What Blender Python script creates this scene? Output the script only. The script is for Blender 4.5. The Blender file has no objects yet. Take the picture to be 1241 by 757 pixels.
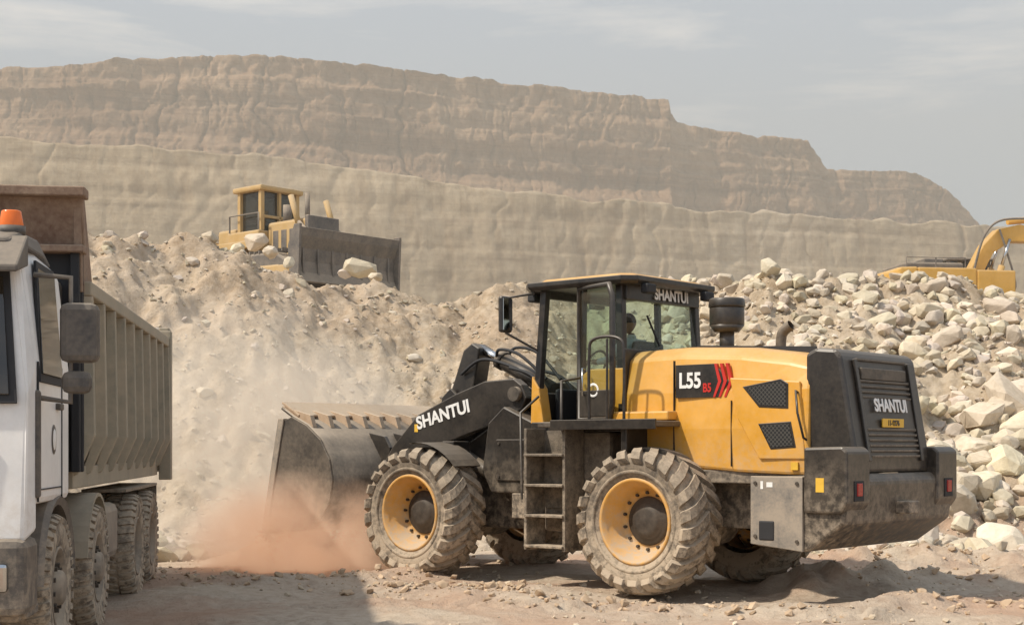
import bpy, bmesh, math, random
import numpy as np
from mathutils import Vector, Matrix
random.seed(4); rng=np.random.default_rng(7)
S=bpy.context.scene
COL=S.collection

# ---------------------------------------------------------------- noise
def _h(ix,iy,iz,seed):
    n=(ix.astype(np.int64)*374761393+iy.astype(np.int64)*668265263+iz.astype(np.int64)*2147483647+seed*974711)&0xffffffff
    n=((n^(n>>13))*1274126177)&0xffffffff
    n=(n^(n>>16))&0xffffffff
    n=(n*2246822519)&0xffffffff
    n=n^(n>>15)
    return (n&0xffffff)/float(0xffffff)
def vn(x,y,z,seed=0):
    x,y,z=np.broadcast_arrays(np.asarray(x,float),np.asarray(y,float),np.asarray(z,float))
    fx,fy,fz=np.floor(x),np.floor(y),np.floor(z)
    a,b,c=x-fx,y-fy,z-fz
    a=a*a*(3-2*a);b=b*b*(3-2*b);c=c*c*(3-2*c)
    r=0
    for dx in (0,1):
        for dy in (0,1):
            for dz in (0,1):
                w=(a if dx else 1-a)*(b if dy else 1-b)*(c if dz else 1-c)
                r=r+w*_h(fx+dx,fy+dy,fz+dz,seed)
    return r*2-1
def fbm(x,y,z,o=4,seed=0):
    r=0;am=1.0;f=1.0
    for i in range(o):
        r=r+am*vn(x*f,y*f,z*f,seed+i*17);am*=.5;f*=2.03
    return r
def sstep(a,b,x):
    t=np.clip((x-a)/(b-a),0,1);return t*t*(3-2*t)

# ---------------------------------------------------------------- materials
def newmat(name):
    m=bpy.data.materials.new(name);m.use_nodes=True
    nt=m.node_tree;b=nt.nodes['Principled BSDF'];return m,nt,b
def N(nt,t,**k):
    n=nt.nodes.new(t)
    for a,v in k.items(): setattr(n,a,v)
    return n
def noise(nt,scale,detail=4,rough=.55,vec=None,dist=0):
    n=N(nt,'ShaderNodeTexNoise');n.inputs['Scale'].default_value=scale;n.inputs['Detail'].default_value=detail
    n.inputs['Roughness'].default_value=rough;n.inputs['Distortion'].default_value=dist
    if vec is not None: nt.links.new(vec,n.inputs['Vector'])
    return n.outputs['Fac']
def ramp(nt,fac,pts):
    r=N(nt,'ShaderNodeValToRGB');e=r.color_ramp.elements
    while len(e)<len(pts): e.new(.5)
    for i,(p,c) in enumerate(pts):
        e[i].position=p;e[i].color=(*c,1) if len(c)==3 else c
    nt.links.new(fac,r.inputs['Fac']);return r.outputs['Color']
def mix(nt,f,a,b,mode='MIX'):
    m=N(nt,'ShaderNodeMix',data_type='RGBA',blend_type=mode)
    for s,v in ((m.inputs[0],f),(m.inputs[6],a),(m.inputs[7],b)):
        if hasattr(v,'is_linked'): nt.links.new(v,s)
        elif isinstance(v,(int,float)): s.default_value=v
        else: s.default_value=(*v,1)
    return m.outputs[2]
def math_(nt,op,a,b=0,clamp=False):
    m=N(nt,'ShaderNodeMath',operation=op);m.use_clamp=clamp
    for s,v in ((m.inputs[0],a),(m.inputs[1],b)):
        if hasattr(v,'is_linked'): nt.links.new(v,s)
        else: s.default_value=v
    return m.outputs[0]
def bump(nt,b,h,strength,dist):
    bp=N(nt,'ShaderNodeBump');bp.inputs['Strength'].default_value=strength;bp.inputs['Distance'].default_value=dist
    nt.links.new(h,bp.inputs['Height']);nt.links.new(bp.outputs[0],b.inputs['Normal'])
DUST=(.46,.37,.27)
def paint(name,col,rough=.4,dust=.35,top=.6,metal=0,scale=2.5,bumpy=.0,lowz=None,lowk=.8):
    m,nt,b=newmat(name)
    tc=N(nt,'ShaderNodeTexCoord').outputs['Object']
    n1=noise(nt,scale,6,.65,tc);n2=noise(nt,scale*9,4,.6,tc)
    g=N(nt,'ShaderNodeNewGeometry');sx=N(nt,'ShaderNodeSeparateXYZ');nt.links.new(g.outputs['Normal'],sx.inputs[0])
    up=math_(nt,'MULTIPLY',math_(nt,'MAXIMUM',sx.outputs[2],0),top)
    a=math_(nt,'ADD',math_(nt,'MULTIPLY',math_(nt,'SUBTRACT',n1,.42),2.2),math_(nt,'MULTIPLY',math_(nt,'SUBTRACT',n2,.45),1.2))
    f=math_(nt,'MULTIPLY',math_(nt,'ADD',a,.45,True),dust)
    f=math_(nt,'ADD',f,up)
    if lowz is not None:   # more dirt near the ground, splashed in uneven spots
        sp=N(nt,'ShaderNodeSeparateXYZ');nt.links.new(g.outputs['Position'],sp.inputs[0])
        n3=noise(nt,11,6,.72,g.outputs['Position'])
        l=math_(nt,'MULTIPLY',math_(nt,'SUBTRACT',lowz,sp.outputs[2]),lowk/lowz,True)
        sp3=math_(nt,'MULTIPLY',math_(nt,'SUBTRACT',n3,.42),5.0,True)
        l=math_(nt,'MULTIPLY',l,math_(nt,'ADD',math_(nt,'MULTIPLY',sp3,1.1),.15))
        f=math_(nt,'ADD',f,l)
    f=math_(nt,'MINIMUM',f,.93)
    var=ramp(nt,n1,[(.3,tuple(c*.82 for c in col)),(.7,tuple(min(1,c*1.1) for c in col))])
    c=mix(nt,f,var,DUST);nt.links.new(c,b.inputs['Base Color'])
    r=math_(nt,'ADD',math_(nt,'MULTIPLY',f,.5),rough,True);nt.links.new(r,b.inputs['Roughness'])
    mm=math_(nt,'MULTIPLY',math_(nt,'SUBTRACT',1,f),metal);nt.links.new(mm,b.inputs['Metallic'])
    if bumpy: bump(nt,b,n2,bumpy,.01)
    return m
M={}
M['yellow']=paint('yellow_paint',(.72,.34,.015),.27,.24,.30,lowz=1.9,lowk=1.0)
M['black']=paint('black_paint',(.007,.007,.008),.30,.08,.24,lowz=1.6,lowk=.8,bumpy=.04)
M['blackd']=paint('black_dusty',(.014,.014,.015),.45,.25,.4,lowz=1.9,lowk=1.1)
M['steel']=paint('worn_steel',(.045,.044,.043),.34,.24,.4,.5,bumpy=.15,lowz=1.6,lowk=.7)
M['greyp']=paint('grey_plate',(.17,.165,.155),.5,.6,.5,.3,scale=4)
M['step']=paint('dirty_step',(.018,.018,.018),.5,.42,.3,.2,scale=7,lowz=1.8,lowk=.7)
M['rubber']=paint('rubber',(.025,.024,.023),.75,.42,.45,bumpy=.35,lowz=1.8,scale=4,lowk=1.0)
M['rimy']=paint('rim_yellow',(.76,.36,.025),.4,.34,.4,scale=5,lowz=1.3,lowk=.8)
M['hub']=paint('hub_dirty',(.024,.018,.014),.6,.12,.1)
M['white']=paint('white_paint',(.80,.80,.79),.3,.16,.2,lowz=1.5,lowk=.8)
M['plastic']=paint('dark_plastic',(.028,.030,.034),.5,.22,.3,lowz=1.2,lowk=.7)
M['body']=paint('tipper_paint',(.25,.235,.175),.55,.6,.5,bumpy=.2,scale=1.6)
M['rust']=paint('rusty_plate',(.12,.052,.03),.7,.45,.3,bumpy=.4,scale=3)
M['rim']=paint('truck_rim',(.15,.125,.10),.6,.6,.3)
M['dozer']=paint('dozer_paint',(.60,.37,.10),.55,.5,.35)
M['dozdark']=paint('dozer_dark',(.07,.07,.075),.55,.35,.6)
M['exc']=paint('excavator_yellow',(.80,.42,.03),.45,.28,.4)
M['dusty']=paint('caked_dust',(.44,.30,.19),.9,.5,.5,bumpy=.5,scale=6)
M['seat']=paint('seat_cloth',(.03,.03,.035),.8,.2,.2)
def plain(name,col,rough=.5,metal=0,em=None):
    m,nt,b=newmat(name);tc=N(nt,'ShaderNodeTexCoord').outputs['Object']
    n=noise(nt,7,5,.6,tc)
    nt.links.new(ramp(nt,n,[(.3,tuple(c*.85 for c in col)),(.75,tuple(min(1,c*1.05) for c in col))]),b.inputs['Base Color'])
    b.inputs['Roughness'].default_value=rough;b.inputs['Metallic'].default_value=metal
    return m
M['textw']=plain('letter_white',(.80,.79,.76),.5)
M['texty']=plain('letter_yellow',(.75,.45,.05),.5)
M['red']=plain('decal_red',(.55,.03,.02),.4)
M['lred']=plain('lamp_red',(.35,.01,.01),.15)
M['orange']=plain('beacon_orange',(.80,.17,.02),.2)
M['chrome']=plain('rod_chrome',(.6,.6,.6),.2,1)
M['inter']=plain('interior_dark',(.02,.02,.022),.7)
def glassm(name,tint,refl=.05,dustf=.12):
    m,nt,b=newmat(name);nt.nodes.remove(b)
    out=nt.nodes['Material Output'];tr=N(nt,'ShaderNodeBsdfTransparent');tr.inputs[0].default_value=(*tint,1)
    gl=N(nt,'ShaderNodeBsdfGlossy');gl.inputs['Roughness'].default_value=.04
    lw=N(nt,'ShaderNodeLayerWeight');lw.inputs['Blend'].default_value=.5
    pw5=math_(nt,'POWER',lw.outputs['Facing'],4.0)
    ms=N(nt,'ShaderNodeMixShader');nt.links.new(math_(nt,'ADD',math_(nt,'MULTIPLY',pw5,.6),refl,True),ms.inputs[0])
    nt.links.new(tr.outputs[0],ms.inputs[1]);nt.links.new(gl.outputs[0],ms.inputs[2])
    df=N(nt,'ShaderNodeBsdfDiffuse');df.inputs[0].default_value=(*DUST,1)
    tc=N(nt,'ShaderNodeTexCoord').outputs['Object'];n=noise(nt,3,6,.7,tc)
    m2=N(nt,'ShaderNodeMixShader');nt.links.new(math_(nt,'MULTIPLY',n,dustf*2),m2.inputs[0])
    nt.links.new(ms.outputs[0],m2.inputs[1]);nt.links.new(df.outputs[0],m2.inputs[2])
    nt.links.new(m2.outputs[0],out.inputs[0]);return m
M['glass']=glassm('tinted_glass',(.74,.85,.79),.04,.05)
M['glassd']=glassm('dark_glass',(.16,.19,.19),.08,.06)
M['mirror']=plain('mirror_glass',(.5,.5,.5),.05,1)
def meshmat():
    m,nt,b=newmat('perforated_mesh');tc=N(nt,'ShaderNodeTexCoord').outputs['Object']
    mp=N(nt,'ShaderNodeMapping');mp.inputs['Rotation'].default_value=(0,math.radians(45),0);nt.links.new(tc,mp.inputs[0])
    sx=N(nt,'ShaderNodeSeparateXYZ');nt.links.new(mp.outputs[0],sx.inputs[0])
    a=math_(nt,'ABSOLUTE',math_(nt,'SINE',math_(nt,'MULTIPLY',sx.outputs[0],95)))
    c_=math_(nt,'ABSOLUTE',math_(nt,'SINE',math_(nt,'MULTIPLY',sx.outputs[2],95)))
    mn=math_(nt,'MINIMUM',a,c_)
    nt.links.new(ramp(nt,mn,[(.22,(.075,.07,.06)),(.38,(.004,.004,.004))]),b.inputs['Base Color'])
    b.inputs['Roughness'].default_value=.6;return m
M['mesh']=meshmat()
def personm():
    m,nt,b=newmat('operator_clothes_and_skin');g=N(nt,'ShaderNodeTexCoord').outputs['Object']
    sx=N(nt,'ShaderNodeSeparateXYZ');nt.links.new(g,sx.inputs[0]);z=sx.outputs[2];x=sx.outputs[0]
    n=noise(nt,14,4,.6,g)
    shirt=ramp(nt,n,[(.3,(.50,.50,.48)),(.7,(.66,.66,.63))])
    c=mix(nt,math_(nt,'LESS_THAN',z,.10),shirt,(.05,.06,.09))
    fore=math_(nt,'MULTIPLY',math_(nt,'GREATER_THAN',x,.30),math_(nt,'GREATER_THAN',z,.12))
    c=mix(nt,fore,c,(.30,.17,.11))
    c=mix(nt,math_(nt,'GREATER_THAN',z,.52),c,(.30,.17,.11))
    back=math_(nt,'MULTIPLY',math_(nt,'GREATER_THAN',z,.66),math_(nt,'LESS_THAN',math_(nt,'SUBTRACT',x,math_(nt,'MULTIPLY',math_(nt,'SUBTRACT',z,.66),1.0)),.0))
    c=mix(nt,back,c,(.015,.012,.01))
    nt.links.new(c,b.inputs['Base Color']);b.inputs['Roughness'].default_value=.8;return m
M['person']=personm()

# ground / rock materials
def earth(name,lo,mid,hi,scale,strata=0,sk=.6,bs=.6,bd=.1,fine=14,att=False,streak=.4):
    m,nt,b=newmat(name);g=N(nt,'ShaderNodeNewGeometry').outputs['Position']
    n=noise(nt,scale,8,.62,g,.3);n2=noise(nt,fine,6,.65,g)
    f=math_(nt,'ADD',math_(nt,'MULTIPLY',n,.6),math_(nt,'MULTIPLY',n2,.4))
    c=ramp(nt,f,[(.36,lo),(.5,mid),(.64,hi)])
    h=f
    if strata:
        mp=N(nt,'ShaderNodeMapping');mp.inputs['Scale'].default_value=(.02,.02,strata);nt.links.new(g,mp.inputs[0])
        s=noise(nt,1,8,.75,mp.outputs[0],.1)
        c=mix(nt,sk,c,ramp(nt,s,[(.38,(.62,.53,.47)),(.48,(.93,.90,.87)),(.58,(1.12,1.08,1.02))]),'MULTIPLY')
        mp2=N(nt,'ShaderNodeMapping');mp2.inputs['Scale'].default_value=(.9,.9,.05);nt.links.new(g,mp2.inputs[0])
        s2=noise(nt,1,6,.68,mp2.outputs[0],.2)
        c=mix(nt,streak,c,ramp(nt,s2,[(.38,(.70,.64,.59)),(.55,(1.05,1.05,1.05))]),'MULTIPLY')
        h=math_(nt,'ADD',math_(nt,'MULTIPLY',f,.6),math_(nt,'ADD',math_(nt,'MULTIPLY',s,.6),math_(nt,'MULTIPLY',s2,.5)))
    if att:
        a=N(nt,'ShaderNodeAttribute');a.attribute_name='tint'
        c=mix(nt,1.0,c,a.outputs['Color'],'MULTIPLY')
    nt.links.new(c,b.inputs['Base Color']);b.inputs['Roughness'].default_value=.95
    b.inputs['Specular IOR Level'].default_value=.15
    bump(nt,b,h,bs,bd);return m
M['wall']=earth('pale_quarry_rock',(.46,.365,.25),(.55,.45,.32),(.61,.515,.39),.07,.6,.5,.7,.28,fine=2.6,streak=.6)
M['cliff']=earth('red_brown_cliff_rock',(.27,.165,.10),(.37,.245,.16),(.46,.33,.225),.07,1.1,.9,1.0,.7,fine=1.0,streak=.5)
M['rock']=earth('limestone',(.43,.37,.29),(.54,.475,.385),(.63,.565,.47),1.2,0,0,.7,.05,fine=9,att=True)
def groundm():
    m,nt,b=newmat('quarry_earth');g=N(nt,'ShaderNodeNewGeometry');P=g.outputs['Position']
    n=noise(nt,.5,8,.65,P,.4);n2=noise(nt,7,8,.7,P);n3=noise(nt,40,4,.7,P)
    f=math_(nt,'ADD',math_(nt,'MULTIPLY',n,.45),math_(nt,'MULTIPLY',n2,.55))
    flat=ramp(nt,f,[(.36,(.38,.285,.21)),(.5,(.52,.42,.32)),(.64,(.61,.51,.40))])
    bank=ramp(nt,f,[(.38,(.33,.25,.165)),(.5,(.465,.375,.27)),(.62,(.57,.475,.36))])
    sx=N(nt,'ShaderNodeSeparateXYZ');nt.links.new(P,sx.inputs[0])
    h=math_(nt,'MULTIPLY',math_(nt,'ADD',sx.outputs[2],math_(nt,'MULTIPLY',math_(nt,'SUBTRACT',n,.5),2)),1.2,True)
    c=mix(nt,h,flat,bank)
    rn=noise(nt,.22,5,.6,P,.6)
    rd=math_(nt,'MULTIPLY',ramp(nt,rn,[(.46,(0,0,0)),(.60,(.7,.7,.7))]),math_(nt,'SUBTRACT',1,math_(nt,'MULTIPLY',h,.8)))
    c=mix(nt,rd,c,(.47,.295,.20))
    nt.links.new(c,b.inputs['Base Color']);b.inputs['Roughness'].default_value=.95;b.inputs['Specular IOR Level'].default_value=.1
    bump(nt,b,math_(nt,'ADD',n2,math_(nt,'MULTIPLY',n3,.35)),.9,.06);return m
M['ground']=groundm()

# ---------------------------------------------------------------- mesh helpers
def link(o,parent=None):
    COL.objects.link(o)
    if parent: o.parent=parent
    return o
def empty(name,loc,rz,parent=None):
    e=bpy.data.objects.new(name,None);e.location=loc;e.rotation_euler=(0,0,rz);COL.objects.link(e);e.empty_display_size=.3
    if parent:e.parent=parent
    return e
def mk(name,verts,faces,mat,parent=None,smooth=False,bevel=0,seg=2):
    me=bpy.data.meshes.new(name);me.from_pydata([tuple(v) for v in verts],[],faces);me.validate()
    bm=bmesh.new();bm.from_mesh(me);bmesh.ops.recalc_face_normals(bm,faces=bm.faces);bm.to_mesh(me);bm.free()
    me.materials.append(M[mat] if isinstance(mat,str) else mat)
    if smooth: me.polygons.foreach_set('use_smooth',[True]*len(me.polygons))
    o=bpy.data.objects.new(name,me);link(o,parent)
    if bevel:
        b=o.modifiers.new('b','BEVEL');b.width=bevel;b.segments=seg;b.limit_method='ANGLE';b.angle_limit=math.radians(30)
    return o
def box(name,p,mat,x0,x1,y0,y1,z0,z1,bevel=.012,rot=None):
    cx,cy,cz=(x0+x1)/2,(y0+y1)/2,(z0+z1)/2;a,b,c=(x1-x0)/2,(y1-y0)/2,(z1-z0)/2
    v=[(sx*a,sy*b,sz*c) for sx in(-1,1) for sy in(-1,1) for sz in(-1,1)]
    f=[(0,1,3,2),(4,6,7,5),(0,4,5,1),(2,3,7,6),(0,2,6,4),(1,5,7,3)]
    o=mk(name,v,f,mat,p,bevel=bevel);o.location=(cx,cy,cz)
    if rot:o.rotation_euler=rot
    return o
def prism(name,p,mat,prof,y0,y1,bevel=.012):
    n=len(prof);v=[(x,y0,z) for x,z in prof]+[(x,y1,z) for x,z in prof]
    f=[tuple(range(n)),tuple(range(2*n-1,n-1,-1))]+[(i,(i+1)%n,n+(i+1)%n,n+i) for i in range(n)]
    return mk(name,v,f,mat,p,bevel=bevel)
def loft(name,p,mat,secs,bevel=.02,smooth=False,cap=True):
    n=len(secs[0]);v=[q for s in secs for q in s];f=[]
    for k in range(len(secs)-1):
        for i in range(n):
            f.append((k*n+i,k*n+(i+1)%n,(k+1)*n+(i+1)%n,(k+1)*n+i))
    if cap: f.append(tuple(range(n)));f.append(tuple(range(len(v)-1,len(v)-n-1,-1)))
    return mk(name,v,f,mat,p,bevel=bevel,smooth=smooth)
def cyl(name,p,mat,a,b,r,r2=None,n=20,bevel=0,smooth=True):
    a=Vector(a);b=Vector(b);r2=r if r2 is None else r2
    d=(b-a).normalized();u=d.orthogonal().normalized();w=d.cross(u)
    v=[];
    for c,rr in((a,r),(b,r2)):
        for i in range(n):
            t=2*math.pi*i/n;v.append(c+(u*math.cos(t)+w*math.sin(t))*rr)
    f=[(i,(i+1)%n,n+(i+1)%n,n+i) for i in range(n)]+[tuple(range(n)),tuple(range(2*n-1,n-1,-1))]
    o=mk(name,v,f,mat,p,bevel=bevel)
    if smooth:
        for q in o.data.polygons: q.use_smooth=len(q.vertices)==4
    return o
def tube(name,p,mat,pts,r,closed=False):
    cu=bpy.data.curves.new(name,'CURVE');cu.dimensions='3D';cu.bevel_depth=r;cu.bevel_resolution=3
    s=cu.splines.new('POLY');s.points.add(len(pts)-1);s.use_cyclic_u=closed
    for i,q in enumerate(pts): s.points[i].co=(*q,1)
    cu.materials.append(M[mat]);o=bpy.data.objects.new(name,cu);link(o,p);return o
def hose(name,p,mat,pts,r):
    P=[Vector(q) for q in pts];out=[]
    for i in range(len(P)-1):
        p0=P[max(i-1,0)];p1=P[i];p2=P[i+1];p3=P[min(i+2,len(P)-1)]
        for k in range(6):
            t=k/6;out.append(.5*((2*p1)+(p2-p0)*t+(2*p0-5*p1+4*p2-p3)*t*t+(3*p1-p0-3*p2+p3)*t**3))
    out.append(P[-1]);return tube(name,p,mat,out,r)
def plate(name,p,mat,quad,th=.012,bevel=0):
    q=[Vector(a) for a in quad];nn=(q[1]-q[0]).cross(q[2]-q[0]).normalized()*th/2
    n=len(q);v=[a+nn for a in q]+[a-nn for a in q]
    f=[tuple(range(n)),tuple(range(2*n-1,n-1,-1))]+[(i,(i+1)%n,n+(i+1)%n,n+i) for i in range(n)]
    return mk(name,v,f,mat,p,bevel=bevel)
def pane(name,p,mat,quad):
    return mk(name,[Vector(a) for a in quad],[tuple(range(len(quad)))],mat,p)
def text(name,p,mat,body,loc,normal,up,size,bold=.012,sx=1.0,shear=0):
    cu=bpy.data.curves.new(name,'FONT');cu.body=body;cu.size=size;cu.extrude=.003;cu.offset=bold*size;cu.shear=shear
    cu.align_x='CENTER';cu.align_y='CENTER';cu.materials.append(M[mat])
    o=bpy.data.objects.new(name,cu);link(o,p)
    n=Vector(normal).normalized();u=Vector(up);u=(u-n*u.dot(n)).normalized();r=u.cross(n)
    m=Matrix((r*sx,u,n)).transposed().to_4x4();m.translation=Vector(loc);o.matrix_local=m;return o
def lathe(name,p,mat,prof,c,n=48,closed=False,smooth=True,axis='y'):
    v=[];k=len(prof)
    for i in range(n):
        t=2*math.pi*i/n
        for r,y in prof: v.append((c[0]+r*math.cos(t),c[1]+y,c[2]+r*math.sin(t)))
    f=[]
    for i in range(n):
        for j in range(k if closed else k-1):
            a=i*k+j;b=i*k+(j+1)%k;d=((i+1)%n)*k+(j+1)%k;e=((i+1)%n)*k+j
            f.append((a,b,d,e))
    return mk(name,v,f,mat,p,smooth=smooth)
def lugs(name,p,mat,c,path,count,wid,h,skew,side):
    v=[];f=[]
    for i in range(count):
        t0=2*math.pi*(i+(.5 if side<0 else 0))/count;base=len(v);K=len(path)
        for j,(r,y) in enumerate(path):
            s=j/(K-1);t=t0+skew*math.sin(s*1.35)
            w=wid*(1+.25*s)/max(r,.1)/2
            a=path[max(0,j-1)];b=path[min(K-1,j+1)];dx,dy=b[0]-a[0],b[1]-a[1];L_=math.hypot(dx,dy)
            nr,ny=(dy/L_,-dx/L_)
            if nr<0: nr,ny=-nr,-ny
            hh=h*.15 if j==K-1 else h
            for q,(tt,e) in enumerate(((t-w,-.01),(t-w*.8,hh),(t+w*.8,hh),(t+w,-.01))):
                rr=r+nr*e;yy=(y+ny*e)*side
                v.append((c[0]+rr*math.cos(tt),c[1]+yy,c[2]+rr*math.sin(tt)))
        for j in range(K-1):
            for q in range(3):
                a=base+j*4+q;f.append((a,a+1,a+5,a+4))
        f.append((base,base+1,base+2,base+3));e=base+(K-1)*4;f.append((e,e+1,e+2,e+3))
    return mk(name,v,f,mat,p)
def loader_wheel(p,x,side,rot=0):
    w=empty('wheel',(x,side*1.07,.8),0,p);w.rotation_euler=(0,rot,0)
    s=side
    half=[(.455,.235),(.50,.275),(.60,.305),(.68,.300),(.725,.27),(.745,.20),(.752,.10),(.755,0)]
    prof=[(r,y) for r,y in half]+[(r,-y) for r,y in reversed(half[:-1])]
    lathe('tyre',w,'rubber',prof,(0,0,0),64)
    path=[(.755,.0),(.755,.07),(.75,.15),(.742,.21),(.722,.272),(.67,.305),(.635,.312)]
    lugs('tread_outer',w,'rubber',(0,0,0),path,23,.115,.05,.30,1)
    lugs('tread_inner',w,'rubber',(0,0,0),path,23,.115,.05,.30,-1)
    lathe('sidewall_ring',w,'rubber',[(.52,.288*s),(.525,.30*s),(.55,.303*s),(.56,.295*s)],(0,0,0),64)
    lathe('rim',w,'rimy',[(.40,-.23*s),(.47,.235*s),(.475,.262*s),(.455,.272*s),(.435,.262*s),(.42,.20*s),(.385,.17*s),(.35,.02*s),(.27,-.02*s),(.255,.0*s),(.2,.0*s)],(0,0,0),48)
    lathe('hub',w,'hub',[(.27,-.01*s),(.25,.02*s),(.20,.02*s),(.17,.06*s),(.12,.07*s),(.0,.075*s)],(0,0,0),32)
    for i in range(14):
        t=i*2*math.pi/14;cyl('bolt',w,'hub',(.31*math.cos(t),-.03*s,.31*math.sin(t)),(.31*math.cos(t),.03*s,.31*math.sin(t)),.018,n=6,smooth=False)
    return w

# ================================================================= WHEEL LOADER
L=empty('wheel_loader',(0.895,18.14,0),math.radians(139.4))
for x in(-1.7,1.7):
    for s in(1,-1): loader_wheel(L,x,s,random.random())
    cyl('axle',L,'blackd',(x,-.8,.8),(x,.8,.8),.17)
    cyl('axle_hub',L,'blackd',(x,-.3,.8),(x,.3,.8),.33)
box('rear_chassis',L,'blackd',-3.3,.1,-.42,.42,.72,1.38)
def hs(x,top,w,zb=1.36,sh=.0):
    return [(x,w,zb),(x,w+.02,1.8),(x,w,2.2+sh),(x,w-.07,top-.12),(x,w-.20,top-.015),(x,0,top+.03),(x,-w+.20,top-.015),(x,-w+.07,top-.12),(x,-w,2.2+sh),(x,-w-.02,1.8),(x,-w,zb)]
loft('hood',L,'yellow',[hs(-1.18,2.70,.78,1.5),hs(-1.9,2.72,.80,1.4),hs(-2.7,2.68,.84,1.34),hs(-3.3,2.60,.86,1.32),hs(-3.56,2.54,.86,1.32)],.03)
box('hood_seam',L,'inter',-1.870,-1.864,.795,.832,1.5,2.55,0)
box('hood_seam',L,'inter',-2.625,-2.619,.83,.862,1.40,2.1,0)
for y in(-.42,.42): box('hood_top_seam',L,'inter',-3.4,-1.9,y-.004,y+.004,2.5,2.70,0,(0,-.05,0))
box('hood_sill',L,'blackd',-3.5,-1.1,-.80,.80,1.22,1.36)
prism('flank_panel',L,'yellow',[(-2.62,2.34),(-3.46,2.28),(-3.52,1.48),(-2.98,1.48),(-2.72,1.9)],.845,.885,.012)
prism('vent_frame',L,'black',[(-2.78,2.24),(-3.24,2.31),(-3.33,2.26),(-3.33,2.0),(-2.98,2.02)],.87,.892,.006)
prism('vent_mesh',L,'mesh',[(-2.83,2.225),(-3.23,2.285),(-3.305,2.245),(-3.305,2.025),(-3.0,2.045)],.88,.897,0)
prism('vent_frame',L,'black',[(-2.97,1.85),(-3.36,1.87),(-3.42,1.60),(-3.12,1.58)],.87,.892,.006)
prism('vent_mesh',L,'mesh',[(-3.0,1.83),(-3.34,1.848),(-3.393,1.622),(-3.135,1.60)],.88,.897,0)
tube('hood_handle',L,'black',[(-3.44,.87,2.16),(-3.44,.93,2.18),(-3.47,.945,1.95),(-3.53,.93,1.70),(-3.53,.87,1.68)],.013)
prism('model_decal',L,'black',[(-1.9,2.50),(-2.40,2.50),(-2.58,2.30),(-2.46,2.14),(-1.9,2.14)],.79,.838,.002)
text('model_text',L,'textw','L55',(-2.09,.842,2.32),(0,1,0),(0,0,1),.23,.03,.85)
for a in (2.40,2.47,2.54):
    prism('red_slash',L,'red',[(-a,2.50),(-a-.03,2.50),(-a-.09,2.31),(-a-.01,2.14),(-a+.015,2.14),(-a-.05,2.31)],.80,.843,0)
text('model_text_small',L,'red','B5',(-2.31,.842,2.24),(0,1,0),(0,0,1),.13,.03,.8)
# air cleaner, exhaust
cyl('air_cleaner_stem',L,'black',(-1.9,-.2,2.6),(-1.9,-.2,2.98),.085)
cyl('air_cleaner_base',L,'black',(-1.9,-.2,2.92),(-1.9,-.2,3.0),.14,.2,n=32)
cyl('air_cleaner_bowl',L,'black',(-1.9,-.2,3.0),(-1.9,-.2,3.2),.2,.2,n=32,bevel=.01)
cyl('air_cleaner_cap',L,'black',(-1.9,-.2,3.2),(-1.9,-.2,3.31),.215,.2,n=32,bevel=.02)
hose('exhaust',L,'blackd',[(-2.55,-.3,2.55),(-2.55,-.3,2.80),(-2.58,-.3,2.90),(-2.68,-.3,2.97)],.06)
# radiator block
prism('radiator_block',L,'black',[(-3.5,1.34),(-3.5,2.56),(-3.62,2.62),(-3.84,2.60),(-3.9,2.53),(-4.08,1.5),(-4.08,1.34)],-.84,.84,.04)
for i in range(19):
    z=1.50+i*.055
    xx=-4.08+(z-1.5)*.175-.012
    if 1.78<z<2.1 or 2.27<z<2.45: continue
    box('grille_slat',L,'blackd',xx-.012,xx+.02,-.55,.55,z,z+.022,.004)
for s in(-.6,.6):
    plate('grille_frame',L,'black',[(-4.10,s-.03,1.46),(-4.10,s+.03,1.46),(-3.93,s+.03,2.5),(-3.93,s-.03,2.5)],.03,.006)
prism('rear_name_panel',L,'black',[(-4.03,1.77),(-4.045,1.77),(-3.985,2.12),(-3.97,2.12)],-.56,.56,0)
box('rear_lamp_bar',L,'blackd',-3.96,-3.9,-.5,.5,2.3,2.42,.01)
text('brand_text_rear',L,'textw','SHANTUI',(-4.035,.0,2.03),(-.985,0,.17),(0,0,1),.185,.03,.95)
box('rear_number_plate',L,'texty',-4.065,-4.05,-.24,.24,1.81,1.90,.003)
text('plate_text',L,'black','11-9276',(-4.067,0,1.853),(-1,0,0),(0,0,1),.08,.03,1)
# counterweight
prism('counterweight',L,'black',[(-3.12,1.30),(-3.12,.60),(-3.75,.56),(-4.14,.84),(-4.18,1.26),(-4.12,1.34)],-1.22,1.22,.035)
for s in(1,-1):
    y0,y1=sorted((s*.78,s*1.27))
    prism('counterweight_shoulder',L,'black',[(-3.72,1.60),(-3.72,.95),(-4.13,.95),(-4.20,1.05),(-4.20,1.56),(-4.14,1.61)],y0,y1,.025)
    box('lamp_recess',L,'inter',-4.21,-4.16,s*1.03-.1,s*1.03+.1,1.07,1.27,.004)
    box('tail_lamp',L,'lred',-4.222,-4.20,s*1.03-.055,s*1.03+.055,1.12,1.25,.01)
    y0,y1=sorted((s*1.2,s*1.25))
    prism('side_plate',L,'greyp',[(-3.10,1.31),(-3.70,1.31),(-3.70,.56),(-3.10,.62)],y0,y1,.008)
    box('dark_inset',L,'inter',-3.38,-3.2,y1-.02 if s>0 else y0-.01,y1+.01 if s>0 else y0+.02,.66,.86,.02)
    for (bx,bz) in((-3.16,1.24),(-3.64,1.24),(-3.16,.70),(-3.64,.66)):
        cyl('bolt',L,'hub',(bx,s*1.24,bz),(bx,s*1.265,bz),.02,n=6,smooth=False)
box('warning_sticker',L,'texty',-3.95,-3.86,1.268,1.274,1.16,1.30,0)
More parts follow.
